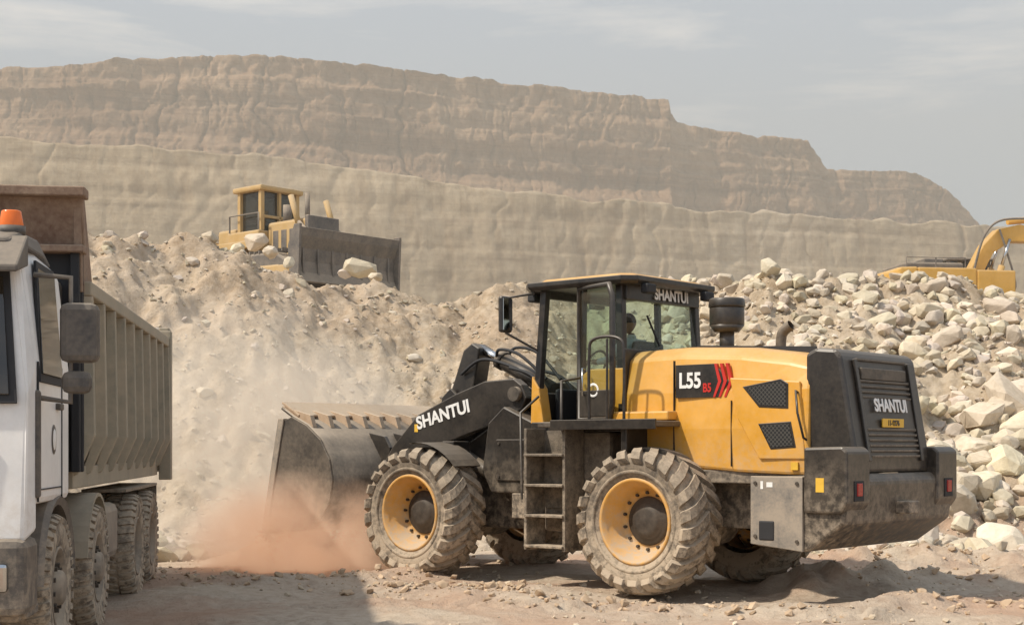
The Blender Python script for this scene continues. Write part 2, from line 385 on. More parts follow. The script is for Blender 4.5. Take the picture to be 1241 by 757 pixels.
box('warning_sticker',L,'texty',-3.44,-3.36,.866,.887,1.37,1.45,0)
box('tow_hook',L,'blackd',-4.30,-4.1,-.12,.12,.92,1.05)
box('label',L,'textw',-3.25,-3.22,1.251,1.254,1.18,1.26,0);box('label',L,'textw',-3.36,-3.29,1.251,1.254,1.2,1.25,0)
# cab
box('cab_floor',L,'black',-1.2,.16,-.84,.84,1.78,1.9)
prism('cab_lower_side',L,'yellow',[(-.56,1.9),(-.56,2.42),(-.7,2.5),(-1.17,2.5),(-1.17,1.9)],.74,.82,.015)
prism('cab_lower_side',L,'yellow',[(.13,1.9),(.13,2.3),(-.55,2.5),(-1.17,2.5),(-1.17,1.9)],-.82,-.74,.015)
prism('cab_front_corner',L,'yellow',[(.18,1.88),(.16,2.45),(.05,2.3),(-.02,1.88)],.66,.83,.015)
box('cab_front_lower',L,'black',.1,.16,-.8,.66,1.9,2.25)
box('cab_rear_lower',L,'black',-1.19,-1.13,-.8,.8,1.9,2.72)
def post(x,y,x2=None,y2=None,z0=1.9,z1=3.46,r=.045):
    x2=x if x2 is None else x2;y2=y if y2 is None else y2
    v=[(x-r,y-r,z0),(x+r,y-r,z0),(x+r,y+r,z0),(x-r,y+r,z0)];u=[(x2-r,y2-r,z1),(x2+r,y2-r,z1),(x2+r,y2+r,z1),(x2-r,y2+r,z1)]
    loft('cab_post',L,'black',[v,u],.012)
post(.12,.78,.02,.74);post(.12,-.78,.02,-.74)
post(-.55,.78,-.55,.74,r=.035);post(-.55,-.78,-.55,-.74,r=.035)
post(-1.15,.78,-1.08,.74,r=.045);post(-1.15,-.78,-1.08,-.74,r=.045)
def roofsec(z,ix,iy):
    x0,x1,y0=-1.36+ix,.28-ix,.93-iy;c=.14
    return [(x0+c,-y0,z),(x1-c,-y0,z),(x1,-y0+c,z),(x1,y0-c,z),(x1-c,y0,z),(x0+c,y0,z),(x0,y0-c,z),(x0,-y0+c,z)]
loft('cab_roof',L,'black',[roofsec(3.44,.03,.03),roofsec(3.48,0,0),roofsec(3.535,0,0)],.01)
loft('cab_roof_cap',L,'yellow',[roofsec(3.535,.1,.1),roofsec(3.58,.16,.16)],.02)
box('roof_header_rear',L,'black',-1.17,-1.08,-.74,.74,3.28,3.45,.01)
box('roof_header_front',L,'black',.0,.06,-.74,.74,3.36,3.45,.01)
text('brand_text_roof',L,'textw','SHANTUI',(-1.19,-.12,3.37),(-1,0,0.05),(0,0,1),.175,.03,.95)
pane('rear_window',L,'glass',[(-1.155,.72,2.72),(-1.155,-.72,2.72),(-1.095,-.7,3.29),(-1.095,.7,3.29)])
pane('front_window',L,'glass',[(.11,.72,2.25),(.11,-.72,2.25),(.03,-.7,3.38),(.03,.7,3.38)])
pane('right_window',L,'glass',[(-1.12,-.785,2.5),(-.55,-.785,2.5),(-.55,-.745,3.44),(-1.07,-.745,3.44)])
pane('right_window',L,'glass',[(-.51,-.785,2.5),(.08,-.785,2.35),(.0,-.745,3.44),(-.51,-.745,3.44)])
pane('left_rear_window',L,'glass',[(-1.12,.785,2.5),(-.59,.785,2.5),(-.59,.745,3.44),(-1.07,.745,3.44)])
tube('rear_wiper',L,'inter',[(-1.17,.1,2.78),(-1.15,.32,3.12)],.012)
def dpt(t,z,o=0): return (-.56-t*.62,.83+t*.20+o,z)
tube('door_frame',L,'black',[dpt(0,1.92),dpt(.92,1.92),dpt(1,2.1),dpt(1,3.3),dpt(.9,3.43),dpt(0,3.43)],.035,True)
pane('door_glass',L,'glass',[dpt(.03,2.25),dpt(.97,2.25),dpt(.97,3.38),dpt(.03,3.38)])
plate('door_panel',L,'black',[dpt(.03,1.95),dpt(.97,1.95),dpt(.97,2.25),dpt(.03,2.25)],.04,.01)
tube('door_handle',L,'chrome',[dpt(.2,2.2,.03),dpt(.2,2.2,.07),dpt(.2,2.5,.07),dpt(.2,2.5,.03)],.012)
lathe('door_sticker_ring',L,'textw',[(.055,0),(.075,.004),(.08,0)],(-.86,.965,2.25),32)
# interior
box('seat_base',L,'seat',-.85,-.35,-.26,.26,2.05,2.35,.05)
box('seat_back',L,'seat',-.98,-.83,-.25,.25,2.3,2.85,.05,(0,-.12,0))
cyl('steering_column',L,'inter',(.02,0,1.9),(-.14,0,2.55),.05)
lathe('steering_wheel',L,'inter',[(.17,0),(.185,.015),(.20,0),(.185,-.015)],(0,0,0),32,True).matrix_local=Matrix.Translation((-.16,0,2.6))@Matrix.Rotation(math.radians(65),4,'Y')@Matrix.Rotation(math.radians(90),4,'X')
box('console',L,'inter',-.8,-.2,-.6,-.35,1.9,2.5,.03)
box('dash',L,'inter',-.02,.08,-.6,.5,1.9,2.3,.03)
# mirrors
for s in(1,-1):
    tube('mirror_arm',L,'black',[(.1,s*.85,3.42),(.32,s*1.10,3.36),(.32,s*1.12,2.95)],.016)
    tube('mirror_arm',L,'black',[(.10,s*.8,2.75),(.32,s*1.12,2.95)],.014)
    box('mirror',L,'black',.28,.35,s*1.13-.1,s*1.13+.1,2.95,3.38,.03)
    box('mirror_glass',L,'mirror',.272,.282,s*1.13-.08,s*1.13+.08,2.98,3.35,.0)
for y in(-.6,.6):
    box('work_lamp',L,'inter',.22,.34,y-.1,y+.1,3.34,3.46,.02)
    box('work_lamp_rear',L,'inter',-1.42,-1.32,y-.09,y+.09,3.34,3.45,.02)
# platform, ladder, rails
box('platform',L,'blackd',-1.95,-.3,.82,1.28,1.83,1.89,.01)
box('platform_lip',L,'black',-1.95,-.5,1.27,1.30,1.80,1.91,.006)
box('platform_bracket',L,'black',-1.5,-1.42,.8,1.2,1.45,1.83)
box('yellow_panel',L,'yellow',-1.9,-1.14,.79,.99,1.90,2.0,.02)
for s in(1,-1):
    y0,y1=sorted((s*.72,s*.80));prism('inner_fender',L,'yellow' if s>0 else 'black',[(-1.15,1.83),(-3.0,1.83),(-3.0,1.36),(-1.3,1.36),(-1.15,1.55)],y0,y1,.02)
    v=[]
    for k in range(9):
        t=math.radians(82+k*7)
        v.append([(1.7+r*math.cos(t),s*yy,.8+r*math.sin(t)) for r,yy in((.85,.74),(.85,1.20),(.862,1.22),(.87,.74))])
    loft('front_fender',L,'black',v,.0,False)
    box('fender_bracket',L,'black',1.45,1.65,*sorted((s*.5,s*.8)),1.5,1.68)
for s in(1,-1):
    for x in(-.05,-.62):
        prism('ladder_side',L,'step',[(x-.02,.42),(x+.02,.42),(x+.02,1.82),(x-.02,1.82)],*sorted((s*.85,s*1.2)),.006)
    for z in(.45,.80,1.15,1.5):
        box('ladder_tread',L,'step',-.62,-.05,*sorted((s*.87,s*1.23)),z,z+.03,.006)
    box('ladder_back',L,'step',-.60,-.07,*sorted((s*.84,s*.87)),.9,1.8,.0)
    box('fuel_tank',L,'step',-1.0,-.02,*sorted((s*.45,s*.83)),.62,1.78,.05)
hose('handrail',L,'black',[(-1.0,1.22,1.9),(-1.0,1.22,2.6),(-1.06,1.22,2.8),(-1.4,1.22,2.8),(-1.48,1.22,2.6),(-1.48,1.22,1.9)],.018)
tube('handrail',L,'black',[(-1.25,1.22,1.9),(-1.25,1.22,2.8)],.014)
tube('handrail',L,'black',[(.0,1.2,1.0),(.02,1.2,2.0),(.04,.85,2.2)],.016)
tube('handrail',L,'black',[(-.62,1.24,1.9),(-.62,1.24,2.35),(-.60,.88,2.4)],.016)
# front frame
prism('front_frame',L,'black',[(.15,.85),(.15,1.75),(.4,2.2),(1.0,2.25),(1.25,1.85),(2.2,1.35),(2.35,.75),(1.6,.6),(.5,.6)],-.38,.38,.03)
for s in(1,-1):
    y0,y1=sorted((s*.38,s*.72))
    prism('frame_wing',L,'black',[(.22,1.05),(.22,1.9),(.70,2.1),(.95,1.9),(1.05,1.3),(.9,1.05)],y0,y1,.02)
    box('wing_cover',L,'black',.35,.8,*sorted((s*.72,s*.745)),1.2,1.7,.01)
    for (bx,bz) in((.40,1.25),(.75,1.25),(.40,1.65),(.75,1.65)): cyl('bolt',L,'hub',(bx,s*.74,bz),(bx,s*.76,bz),.018,n=6,smooth=False)
    box('hydraulic_valve',L,'blackd',.15,.55,*sorted((s*.45,s*.74)),.75,1.05)
    y0,y1=sorted((s*.48,s*.62))
    prism('boom_arm',L,'black',[(.50,2.36),(.62,2.44),(1.1,2.42),(1.6,2.27),(2.25,2.02),(2.70,1.62),(3.18,1.0),(3.14,.80),(2.95,.74),(2.76,.84),(2.42,1.30),(2.05,1.56),(1.5,1.74),(.9,1.9),(.5,2.06),(.42,2.2)],y0,y1,.015)
    cyl('boom_pin',L,'steel',(.58,s*.40,2.25),(.58,s*.68,2.25),.09)
    cyl('lift_cylinder',L,'black',(.75,s*.42,1.05),(1.6,s*.42,1.5),.085)
    cyl('lift_rod',L,'chrome',(1.6,s*.42,1.5),(2.1,s*.42,1.8),.045)
    hose('hose',L,'inter',[(.1,s*.3,1.6),(.3,s*.35,2.0),(.55,s*.3,2.45),(1.0,s*.25,2.6)],.022)
    hose('hose',L,'inter',[(0.0,s*.2,1.4),(.15,s*.5,1.7),(.3,s*.5,2.1),(.7,s*.3,2.3)],.022)
cyl('boom_cross_tube',L,'black',(2.1,-.5,1.76),(2.1,.5,1.76),.15)
text('brand_text_boom',L,'textw','SHANTUI',(1.80,.626,2.01),(0,1,0),(.24,0,1),.225,.03,1.0)
box('logo',L,'texty',2.24,2.30,.615,.626,1.80,1.90,0,)
prism('bell_crank',L,'black',[(1.62,2.88),(1.75,2.95),(1.9,2.86),(2.2,2.15),(2.55,1.6),(2.5,1.45),(2.35,1.42),(2.0,1.7),(1.75,2.25)],-.13,.13,.02)
for s in(1,-1):prism('crank_bracket',L,'black',[(1.75,1.75),(2.3,1.65),(2.2,2.25),(2.05,2.37),(1.9,2.25)],*sorted((s*.17,s*.22)),.01)
cyl('crank_pin',L,'steel',(2.08,-.26,2.05),(2.08,.26,2.05),.07)
cyl('tilt_cylinder',L,'black',(.5,0,2.30),(1.35,0,2.72),.11)
cyl('tilt_gland',L,'blackd',(1.30,0,2.695),(1.38,0,2.735),.125)
cyl('tilt_rod',L,'chrome',(1.3,0,2.70),(1.72,0,2.88),.055)
hose('hose',L,'inter',[(.5,.14,2.45),(.9,.18,2.76),(1.25,.16,2.84),(1.35,.1,2.75)],.02)
hose('hose',L,'inter',[(.5,.2,2.40),(1.0,.24,2.62),(1.5,.22,2.72),(1.9,.16,2.55)],.02)
hose('hose',L,'inter',[(.5,-.14,2.45),(.9,-.18,2.80),(1.25,-.16,2.88),(1.35,-.1,2.75)],.02)
cyl('bucket_link',L,'black',(2.42,0,1.52),(3.08,0,1.62),.07)
# bucket
prof=[(3.93,2.12),(3.70,2.00),(3.42,1.89),(3.15,1.70),(2.98,1.45),(2.92,1.18),(2.98,.90),(3.14,.68),(3.38,.56),(3.7,.52),(4.20,.50)]
def bucket():
    P=[];
    for i in range(len(prof)-1):
        for k in range(3):
            t=k/3;P.append((prof[i][0]*(1-t)+prof[i+1][0]*t,prof[i][1]*(1-t)+prof[i+1][1]*t))
    P.append(prof[-1]);W=1.46;v=[];f=[]
    for x,z in P: v+= [(x,-W,z),(x,W,z)]
    for i in range(len(P)-1): f.append((2*i,2*i+1,2*i+3,2*i+2))
    o=mk('bucket_shell',v,f,'steel',L,smooth=True);m=o.modifiers.new('s','SOLIDIFY');m.thickness=.035;m.offset=0
    for s in(1,-1):
        prism('bucket_side',L,'steel',prof[1:]+[(4.14,.56),(3.90,1.94)],*sorted((s*1.435,s*1.485)),.006)
        prism('bucket_side_rim',L,'greyp',[(3.84,1.98),(3.95,1.98),(4.28,.52),(4.18,.50)],*sorted((s*1.43,s*1.505)),.006)
        prism('bucket_wear_plate',L,'steel',[(3.2,.64),(3.5,.53),(4.18,.50),(4.14,.68),(3.5,.72)],*sorted((s*1.48,s*1.51)),.006)
    box('cutting_edge',L,'greyp',4.02,4.28,-1.48,1.48,.475,.515,.006)
    for i in range(8):
        y=-1.36+i*2.72/7;prism('bucket_tooth',L,'steel',[(4.02,.56),(4.27,.54),(4.50,.47),(4.46,.455),(4.02,.455)],y-.06,y+.06,.01)
    for i in range(10):
        y=-1.40+i*2.80/9;prism('edge_gusset',L,'dusty',[(3.96,2.15),(3.40,2.02),(3.34,1.86),(3.60,1.95)],y-.035,y+.035,.004)
    box('spill_guard_dust',L,'dusty',3.58,3.96,-1.45,1.45,2.085,2.12,.01,(0,-.49,0))
    for s in(-.55,.55,-.1,.1):
        prism('bucket_bracket',L,'black',[(2.9,1.75),(3.2,1.8),(3.0,1.45),(2.95,.9),(3.15,.7),(2.95,.68),(2.8,.9),(2.8,1.6)],s-.03,s+.03,.008)
bucket()

# ================================================================= OPERATOR (seated, hands on the wheel)
def operator():
    e=empty('machine_operator',(0,0,0),0)
    e.matrix_world=L.matrix_basis@Matrix.Translation((-.66,0,2.42))
    V=[(0,0,.02),(-.03,0,.18),(-.05,0,.36),(-.04,0,.47),(-.02,0,.55)]
    R=[(.15,.17),(.12,.15),(.13,.18),(.06,.07),(.05,.05)]
    E_=[(0,1),(1,2),(2,3),(3,4)]
    for s in(1,-1):
        b=len(V);V+=[(-.05,s*.19,.42),(.12,s*.25,.22),(.33,s*.20,.20),(.42,s*.17,.21)];R+=[(.06,.06),(.05,.05),(.038,.038),(.03,.035)]
        E_+=[(2,b),(b,b+1),(b+1,b+2),(b+2,b+3)]
        b=len(V);V+=[(.10,s*.11,.02),(.46,s*.15,.05),(.50,s*.15,-.32),(.60,s*.15,-.36)];R+=[(.09,.09),(.065,.065),(.045,.045),(.035,.04)]
        E_+=[(0,b),(b,b+1),(b+1,b+2),(b+2,b+3)]
    me=bpy.data.meshes.new('body');me.from_pydata(V,E_,[]);o=bpy.data.objects.new('body',me);link(o,e);me.materials.append(M['person'])
    sk=o.modifiers.new('skin','SKIN');sk.use_smooth_shade=True
    for i,r in enumerate(R): me.skin_vertices[0].data[i].radius=r
    me.skin_vertices[0].data[0].use_root=True
    ss=o.modifiers.new('sub','SUBSURF');ss.levels=2;ss.render_levels=2
    bm=bmesh.new();bmesh.ops.create_icosphere(bm,subdivisions=3,radius=1)
    for v in bm.verts:
        x,y,z=v.co
        w=1-.28*max(0,-z)
        nx=.105*x*w+ (.018*math.exp(-((y/.18)**2+((z+.05)/.22)**2)) if x>0 else 0)+(-.006*math.exp(-(((abs(y)-.38)/.16)**2+((z-.12)/.12)**2)) if x>0 else 0)
        v.co=(nx,.078*y*w,.125*z)
        if x>.5 and abs(z+.45)<.06: v.co.x-=.004
    hm=bpy.data.meshes.new('head');bm.to_mesh(hm);bm.free();hm.materials.append(M['person'])
    hm.transform(Matrix.Translation((.01,0,.66)));hm.polygons.foreach_set('use_smooth',[True]*len(hm.polygons))
    ho=bpy.data.objects.new('head',hm);link(ho,e)
    for s in(1,-1):
        for k in range(4):
            tube('finger',e,'person',[(.43,s*(.15+.018*k),.22),(.47,s*(.155+.018*k),.225),(.485,s*(.155+.018*k),.20),(.47,s*(.155+.018*k),.185)],.008)
        tube('thumb',e,'person',[(.42,s*.14,.215),(.45,s*.125,.20),(.47,s*.13,.19)],.009)
operator()

# ================================================================= DUMP TRUCK
T=empty('dump_truck',(-4.65,11.10,0),math.radians(-82.7))
CB=empty('cab',(0,0,0),0,T);CB.scale=(.80,1.03,1)
def truck_wheel(x,s,dual=False):
    w=empty('wheel',(x,s*1.08,.54),0,T);w.rotation_euler=(0,random.random()*3,0)
    for k,off in enumerate((0,-.34*s) if dual else (0,)):
        half=[(.29,.12),(.33,.15),(.42,.165),(.50,.155),(.535,.13),(.54,.0)]
        pr=[(r,y) for r,y in half]+[(r,-y) for r,y in reversed(half[:-1])]
        lathe('tyre',w,'rubber',pr,(0,off,0),48)
        for sd in(1,-1):
            lugs('tread',w,'rubber',(0,off,0),[(.54,.01),(.54,.07),(.535,.12),(.515,.155),(.49,.16)],36,.05,.022,.06,sd)
    if dual:
        lathe('rim',w,'rim',[(.30,.13*s),(.315,.15*s),(.295,.155*s),(.27,.10*s),(.255,-.04*s),(.15,-.07*s),(.14,-.02*s),(.12,.09*s),(0,.10*s)],(0,0,0),36)
        R,Y=.20,-.06
    else:
        lathe('rim',w,'rim',[(.30,.12*s),(.315,.15*s),(.295,.155*s),(.275,.10*s),(.255,.06*s),(.23,.09*s),(.17,.11*s),(.14,.11*s),(.13,.17*s),(.10,.19*s),(0,.19*s)],(0,0,0),36)
        R,Y=.17,.10
    for i in range(10):
        t=i*2*math.pi/10;cyl('wheel_nut',w,'hub',(R*math.cos(t),Y*s,R*math.sin(t)),(R*math.cos(t),(Y+.05)*s,R*math.sin(t)),.018,n=6,smooth=False)
    for i in range(10):
        t=(i+.5)*2*math.pi/10;cyl('rim_hole',w,'inter',(.243*math.cos(t),(Y-.035)*s,.243*math.sin(t)),(.243*math.cos(t),(Y-.015)*s,.243*math.sin(t)),.024,n=12)
for x,d in((0,0),(-2.0,0),(-4.85,1),(-6.2,1)):
    for s in(1,-1): truck_wheel(x,s,d)
    cyl('axle',T,'hub',(x,-.95,.54),(x,.95,.54),.1)
for s in(1,-1): box('chassis_rail',T,'blackd',-7.0,1.0,*sorted((s*.38,s*.46)),.80,1.08)
def cs(x,zb,zt,w,wt):
    return [(x,-w,zb),(x,w,zb),(x,w,zt-.85),(x,wt,zt-.12),(x,wt-.14,zt),(x,-wt+.14,zt),(x,-wt,zt-.12),(x,-w,zt-.85)]
loft('cab_shell',CB,'white',[cs(-.50,1.2,3.06,1.2,1.12),cs(.55,1.2,3.10,1.2,1.12),cs(1.15,1.2,3.04,1.2,1.10)],.05)
loft('cab_front',CB,'white',[cs(1.15,1.02,3.04,1.2,1.10),[(1.42,-1.16,.95),(1.42,1.16,.95),(1.40,1.17,1.95),(1.20,1.07,2.83),(1.18,.97,2.98),(1.18,-.97,2.98),(1.20,-1.07,2.83),(1.40,-1.17,1.95)]],.04)
plate('windscreen',CB,'glassd',[(1.43,1.06,1.96),(1.43,-1.06,1.96),(1.235,-.99,2.78),(1.235,.99,2.78)],.02,.005)
plate('windscreen_seal',CB,'inter',[(1.42,1.11,1.90),(1.42,-1.11,1.90),(1.215,-1.03,2.84),(1.215,1.03,2.84)],.02,.005)
loft('sun_visor',CB,'plastic',[[(1.13,y,2.86),(1.60,y,2.78),(1.60,y,2.83),(1.13,y,3.08)] for y in(-1.14,1.14)],.015)
loft('roof_fairing',CB,'plastic',[[(x,-w,3.0),(x,w,3.0),(x,w-.05,h),(x,-w+.05,h)] for x,w,h in((-.45,1.08,3.06),(.3,1.13,3.14),(1.0,1.12,3.12),(1.25,1.06,3.05))],.03)
cyl('beacon',CB,'orange',(.95,1.0,3.15),(.95,1.0,3.27),.085,.065,n=24,bevel=.01)
cyl('beacon_base',CB,'plastic',(.95,1.0,3.09),(.95,1.0,3.16),.095)
box('grille',CB,'plastic',1.40,1.46,-.85,.85,1.15,1.75,.02)
box('bumper',CB,'plastic',.95,1.52,-1.18,1.18,.45,.98,.06)
for s in(1,-1):
    box('headlamp',CB,'mirror',1.46,1.55,s*.9-.17,s*.9+.17,.62,.82,.03)
    ys=s*1.205
    plate('door_window',CB,'glassd',[(1.02,s*1.213,2.12),(.02,s*1.213,2.12),(.02,s*1.150,2.88),(.83,s*1.150,2.88)],.02,.004)
    plate('door_window_seal',CB,'inter',[(1.08,s*1.205,2.06),(-.03,s*1.205,2.06),(-.03,s*1.142,2.93),(.86,s*1.142,2.93)],.02,.004)
    for x in(1.12,-.06): box('door_seam',CB,'inter',x-.006,x+.006,ys-.01,ys+.003,1.22,2.2,0)
    box('door_seam',CB,'inter',-.06,1.12,ys-.01,ys+.003,1.30,1.309,0)
    box('door_handle',CB,'plastic',.05,.25,ys-.01,ys+.03,1.88,1.93,.01)
    box('corner_deflector',CB,'plastic',1.12,1.2,*sorted((s*1.12,s*1.225)),1.25,2.0,.02)
    lathe('door_emblem',CB,'plastic',[(0.0,.004*s),(.10,.004*s),(.11,0)],(.35,s*1.203,1.66),32)
    lathe('door_emblem_inner',CB,'textw',[(0.0,.006*s),(.075,.006*s),(.08,.002*s)],(.35,s*1.203,1.66),32)
    v=[]
    for k in range(15):
        t=math.radians(5+k*12)
        v.append([(r*math.cos(t)*1.02,s*yy,.55+r*math.sin(t)) for r,yy in((.62,.85),(.62,1.22),(.68,1.24),(.72,1.20),(.72,.85))])
    loft('wheel_arch',T,'plastic',v,.0)
    v=[]
    for k in range(13):
        t=math.radians(10+k*13)
        v.append([(-2.0+r*math.cos(t),s*yy,.55+r*math.sin(t)) for r,yy in((.62,.85),(.62,1.23),(.65,1.23),(.65,.85))])
    loft('second_arch',T,'body',v,.0)
    box('cab_step',CB,'plastic',.80,1.3,*sorted((s*.9,s*1.16)),.42,.50,.02)
    box('cab_step',CB,'plastic',.84,1.3,*sorted((s*.9,s*1.16)),.78,.86,.02)
    box('step_panel',CB,'plastic',.86,1.35,*sorted((s*.85,s*1.12)),.40,1.2,.03)
    tube('mirror_arm',CB,'plastic',[(.95,s*1.15,2.82),(.98,s*1.40,2.80),(.98,s*1.40,1.92),(1.0,s*1.2,1.95)],.02)
    box('mirror',CB,'plastic',.88,1.06,s*1.46-.13,s*1.46+.13,2.20,2.62,.05)
    box('mirror',CB,'plastic',.90,1.04,s*1.44-.10,s*1.44+.10,1.98,2.14,.05)
box('air_intake',T,'plastic',-.92,-.6,.7,1.1,1.2,2.95,.04)
box('fuel_tank',T,'greyp',-3.9,-2.8,.55,1.15,.5,1.05,.08)
box('air_tank',T,'greyp',-3.9,-2.8,-1.15,-.55,.5,1.05,.08)
# tipper body
W=1.29;zb,zt=1.40,2.87;xf,xr=-1.0,-7.3
prism('body_floor',T,'body',[(xf,zb),(xr,zb-.12),(xr,zb+.02),(xf,zb+.12)],-1.1,1.1,.01)
for s in(1,-1):
    loft('body_side',T,'body',[[(x,s*1.12,zb),(x,s*(W-.05),zb+.3),(x,s*(W-.05),zt),(x,s*(W-.12),zt),(x,s*(W-.12),zb+.32),(x,s*1.04,zb+.02)] for x in(xf,xr)],.006)
    box('top_rail',T,'body',xr,xf,*sorted((s*(W-.13),s*(W+.03))),zt-.02,zt+.10,.015)
    loft('bottom_rail',T,'body',[[(x,s*1.0,zb-.16),(x,s*1.17,zb-.14),(x,s*1.17,zb+.04),(x,s*1.0,zb+.04)] for x in(xf,xr)],.01)
    for i in range(10):
        x=xf-.06-i*(xf-xr-.12)/9.
        loft('side_rib',T,'body',[[(x-.06,s*1.12,zb-.05),(x+.06,s*1.12,zb-.05),(x+.04,s*1.20,zb-.02),(x-.04,s*1.20,zb-.02)],
             [(x-.06,s*(W-.05),zb+.3),(x+.06,s*(W-.05),zb+.3),(x+.04,s*(W+.05),zb+.3),(x-.04,s*(W+.05),zb+.3)],
             [(x-.06,s*(W-.05),zt-.02),(x+.06,s*(W-.05),zt-.02),(x+.04,s*(W+.03),zt-.02),(x-.04,s*(W+.03),zt-.02)]],.008)
    prism('headboard_cheek',T,'rust',[(xf+.12,zt),(xf+.2,3.64),(xf-.02,3.64),(xf-.5,zt)],*sorted((s*(W-.09),s*(W-.03))),.006)
    box('mudguard_rear',T,'blackd',-7.0,-4.1,*sorted((s*.75,s*1.2)),1.14,1.17,.0)
    box('mud_flap',T,'blackd',-6.95,-6.92,*sorted((s*.75,s*1.2)),.35,1.15,.0)
prism('headboard_lower',T,'inter',[(xf,zb),(xf+.06,zb),(xf+.10,3.20),(xf+.02,3.20)],-W+.03,W-.03,.01)
prism('headboard',T,'rust',[(xf+.02,3.20),(xf+.10,3.20),(xf+.22,3.66),(xf+.14,3.66)],-W+.01,W-.01,.01)
for y in(-1.21,-.6,0,.6,1.21):
    prism('headboard_rib',T,'inter',[(xf+.06,zb),(xf+.14,zb),(xf+.18,3.20),(xf+.09,3.20)],y-.035,y+.035,.008)
box('headboard_top',T,'rust',xf+.10,xf+.32,-W-.02,W+.02,3.62,3.70,.012)
box('headboard_shelf',T,'rust',xf+.05,xf+.24,-W,W,3.18,3.24,.012)
prism('tailgate',T,'body',[(xr,zb-.1),(xr-.08,zb-.1),(xr-.14,zt),(xr-.04,zt)],-W+.02,W-.02,.01)
for s in(1,-1): 
    box('tail_post',T,'body',xr-.16,xr+.02,*sorted((s*(W-.1),s*(W+.05))),zb-.2,zt+.18,.012)
    box('hinge_ear',T,'body',xr-.28,xr+.0,*sorted((s*(W-.1),s*(W+.02))),zt+.05,zt+.22,.012)
box('hoist_cylinder',T,'blackd',-.93,-.75,-.15,.15,1.0,2.8,.03)

# ================================================================= TERRAIN
LX=[-60,-12,-8.3,-6.3,-4.8,-4,-2.3,.3,3.8,5.7,7.3,10.3,20,60]
LZ=[6.4,6.0,5.75,5.55,5.25,4.95,4.75,4.75,5.0,5.0,4.95,4.65,4.4,4.4]
def toe(X): return np.interp(X,[-60,-9,-5,-2,2,5,12,60],[17,20.3,21.3,23.6,24.3,23.0,22.6,20])+.7*fbm(X*.35,X*0,X*0+3,3,5)
def lip(X): return toe(X)+np.interp(X,[-60,-6,-2,2,6,60],[8,7.3,7.0,8,8.2,9])
WIND=[(-.3,15.2,3.2,13.8,.08,.35),(-1.6,16.4,.3,16.2,.08,.3),(3.4,16.9,9,18.6,.17,.45),(3.8,14.4,8,15.2,.10,.4),(-4.0,17.2,-1.2,17.9,.08,.5),(2.5,19.8,9,20.5,.2,.6),(-3.4,20.3,-1.4,21.6,.30,.6)]
def H(X,Y):
    X=np.asarray(X,float);Y=np.asarray(Y,float)
    tz=np.interp(X,LX,LZ)+.10*fbm(X*.9,X*0,X*0,3,9)
    t=(Y-toe(X))/(lip(X)-toe(X))
    tc=np.clip(t,0,1)
    prf=np.where(tc<.15,tc*tc*2.2,np.where(tc>1,1,.0495+(tc-.15)*(1-.0495)/.85))
    prf=prf+.05*np.sin(np.clip(tc,0,1)*math.pi)*1
    h=tz*prf
    m=sstep(-.05,.1,t)*(1-sstep(1.05,1.3,t))
    crag=1-np.abs(fbm(X*.9,Y*.9,X*0+4,4,24))
    lump=1-np.abs(fbm(X*2.8,Y*2.8,X*0+7,4,27))
    h=h+m*(.22*fbm(X*.55,Y*.55,X*0+1,5,21)+.10*fbm(X*2.3,Y*2.3,X*0,4,33)+.18*(crag-.6)+.10*(lump-.6)+.06*fbm(X*6,Y*6,X*0,3,35))
    back=sstep(1.0,1.3,t)
    h=h-back*.35+back*.25*fbm(X*.3,Y*.3,X*0,4,44)
    g=1-sstep(0,.1,t)
    h=h+g*(.05*fbm(X*.5,Y*.5,X*0,3,61)+.030*fbm(X*2.2,Y*2.2,X*0,4,71))
    for (x0,y0,x1,y1,hh,w) in WIND:
        dx,dy=x1-x0,y1-y0;L2=dx*dx+dy*dy;tt=np.clip(((X-x0)*dx+(Y-y0)*dy)/L2,0,1)
        d=np.hypot(X-x0-tt*dx,Y-y0-tt*dy)
        sel=d<3*w+.6
        if not np.any(sel): continue
        Xs,Ys,ds=X[sel],Y[sel],d[sel]
        ds=ds+.25*fbm(Xs*1.5,Ys*1.5,Xs*0,3,81)
        h[sel]=h[sel]+hh*np.exp(-(ds/w)**2)*(1+.6*fbm(Xs*3,Ys*3,Xs*0,3,83))
    for k in range(3):
        xr_=X*.83+Y*.56-14.2-k*1.1
        h=h-.035*np.exp(-(xr_/.2)**2)*g
    for (ax,ay,dx,dy) in((3.6,13.4,-.76,.65),(5.5,15.0,-.76,.65),(-1.2,13.2,-.98,.2),(-.9,14.9,-.98,.2)):
        u=(X-ax)*dx+(Y-ay)*dy;v=-(X-ax)*dy+(Y-ay)*dx
        e=np.exp(-(v/.28)**4)*g*sstep(-4,-2,u)*(1-sstep(1.5,3,u))
        h=h-e*(.03+.02*np.sign(np.sin((u+np.abs(v)*.8)*26)))
    return h
def axis_pts(segs):
    out=[]
    for a,b,n in segs: out+=list(np.linspace(a,b,n,endpoint=False))
    out.append(segs[-1][1]);return np.array(out)
xs=axis_pts([(-900,-120,14),(-120,-30,30),(-30,-11,50),(-11,14,420),(14,32,60),(32,120,30),(120,900,14)])
ys=axis_pts([(-300,-20,8),(-20,11,30),(11,32,380),(32,55,70),(55,140,40),(140,1500,20)])
XX,YY=np.meshgrid(xs,ys,indexing='ij')
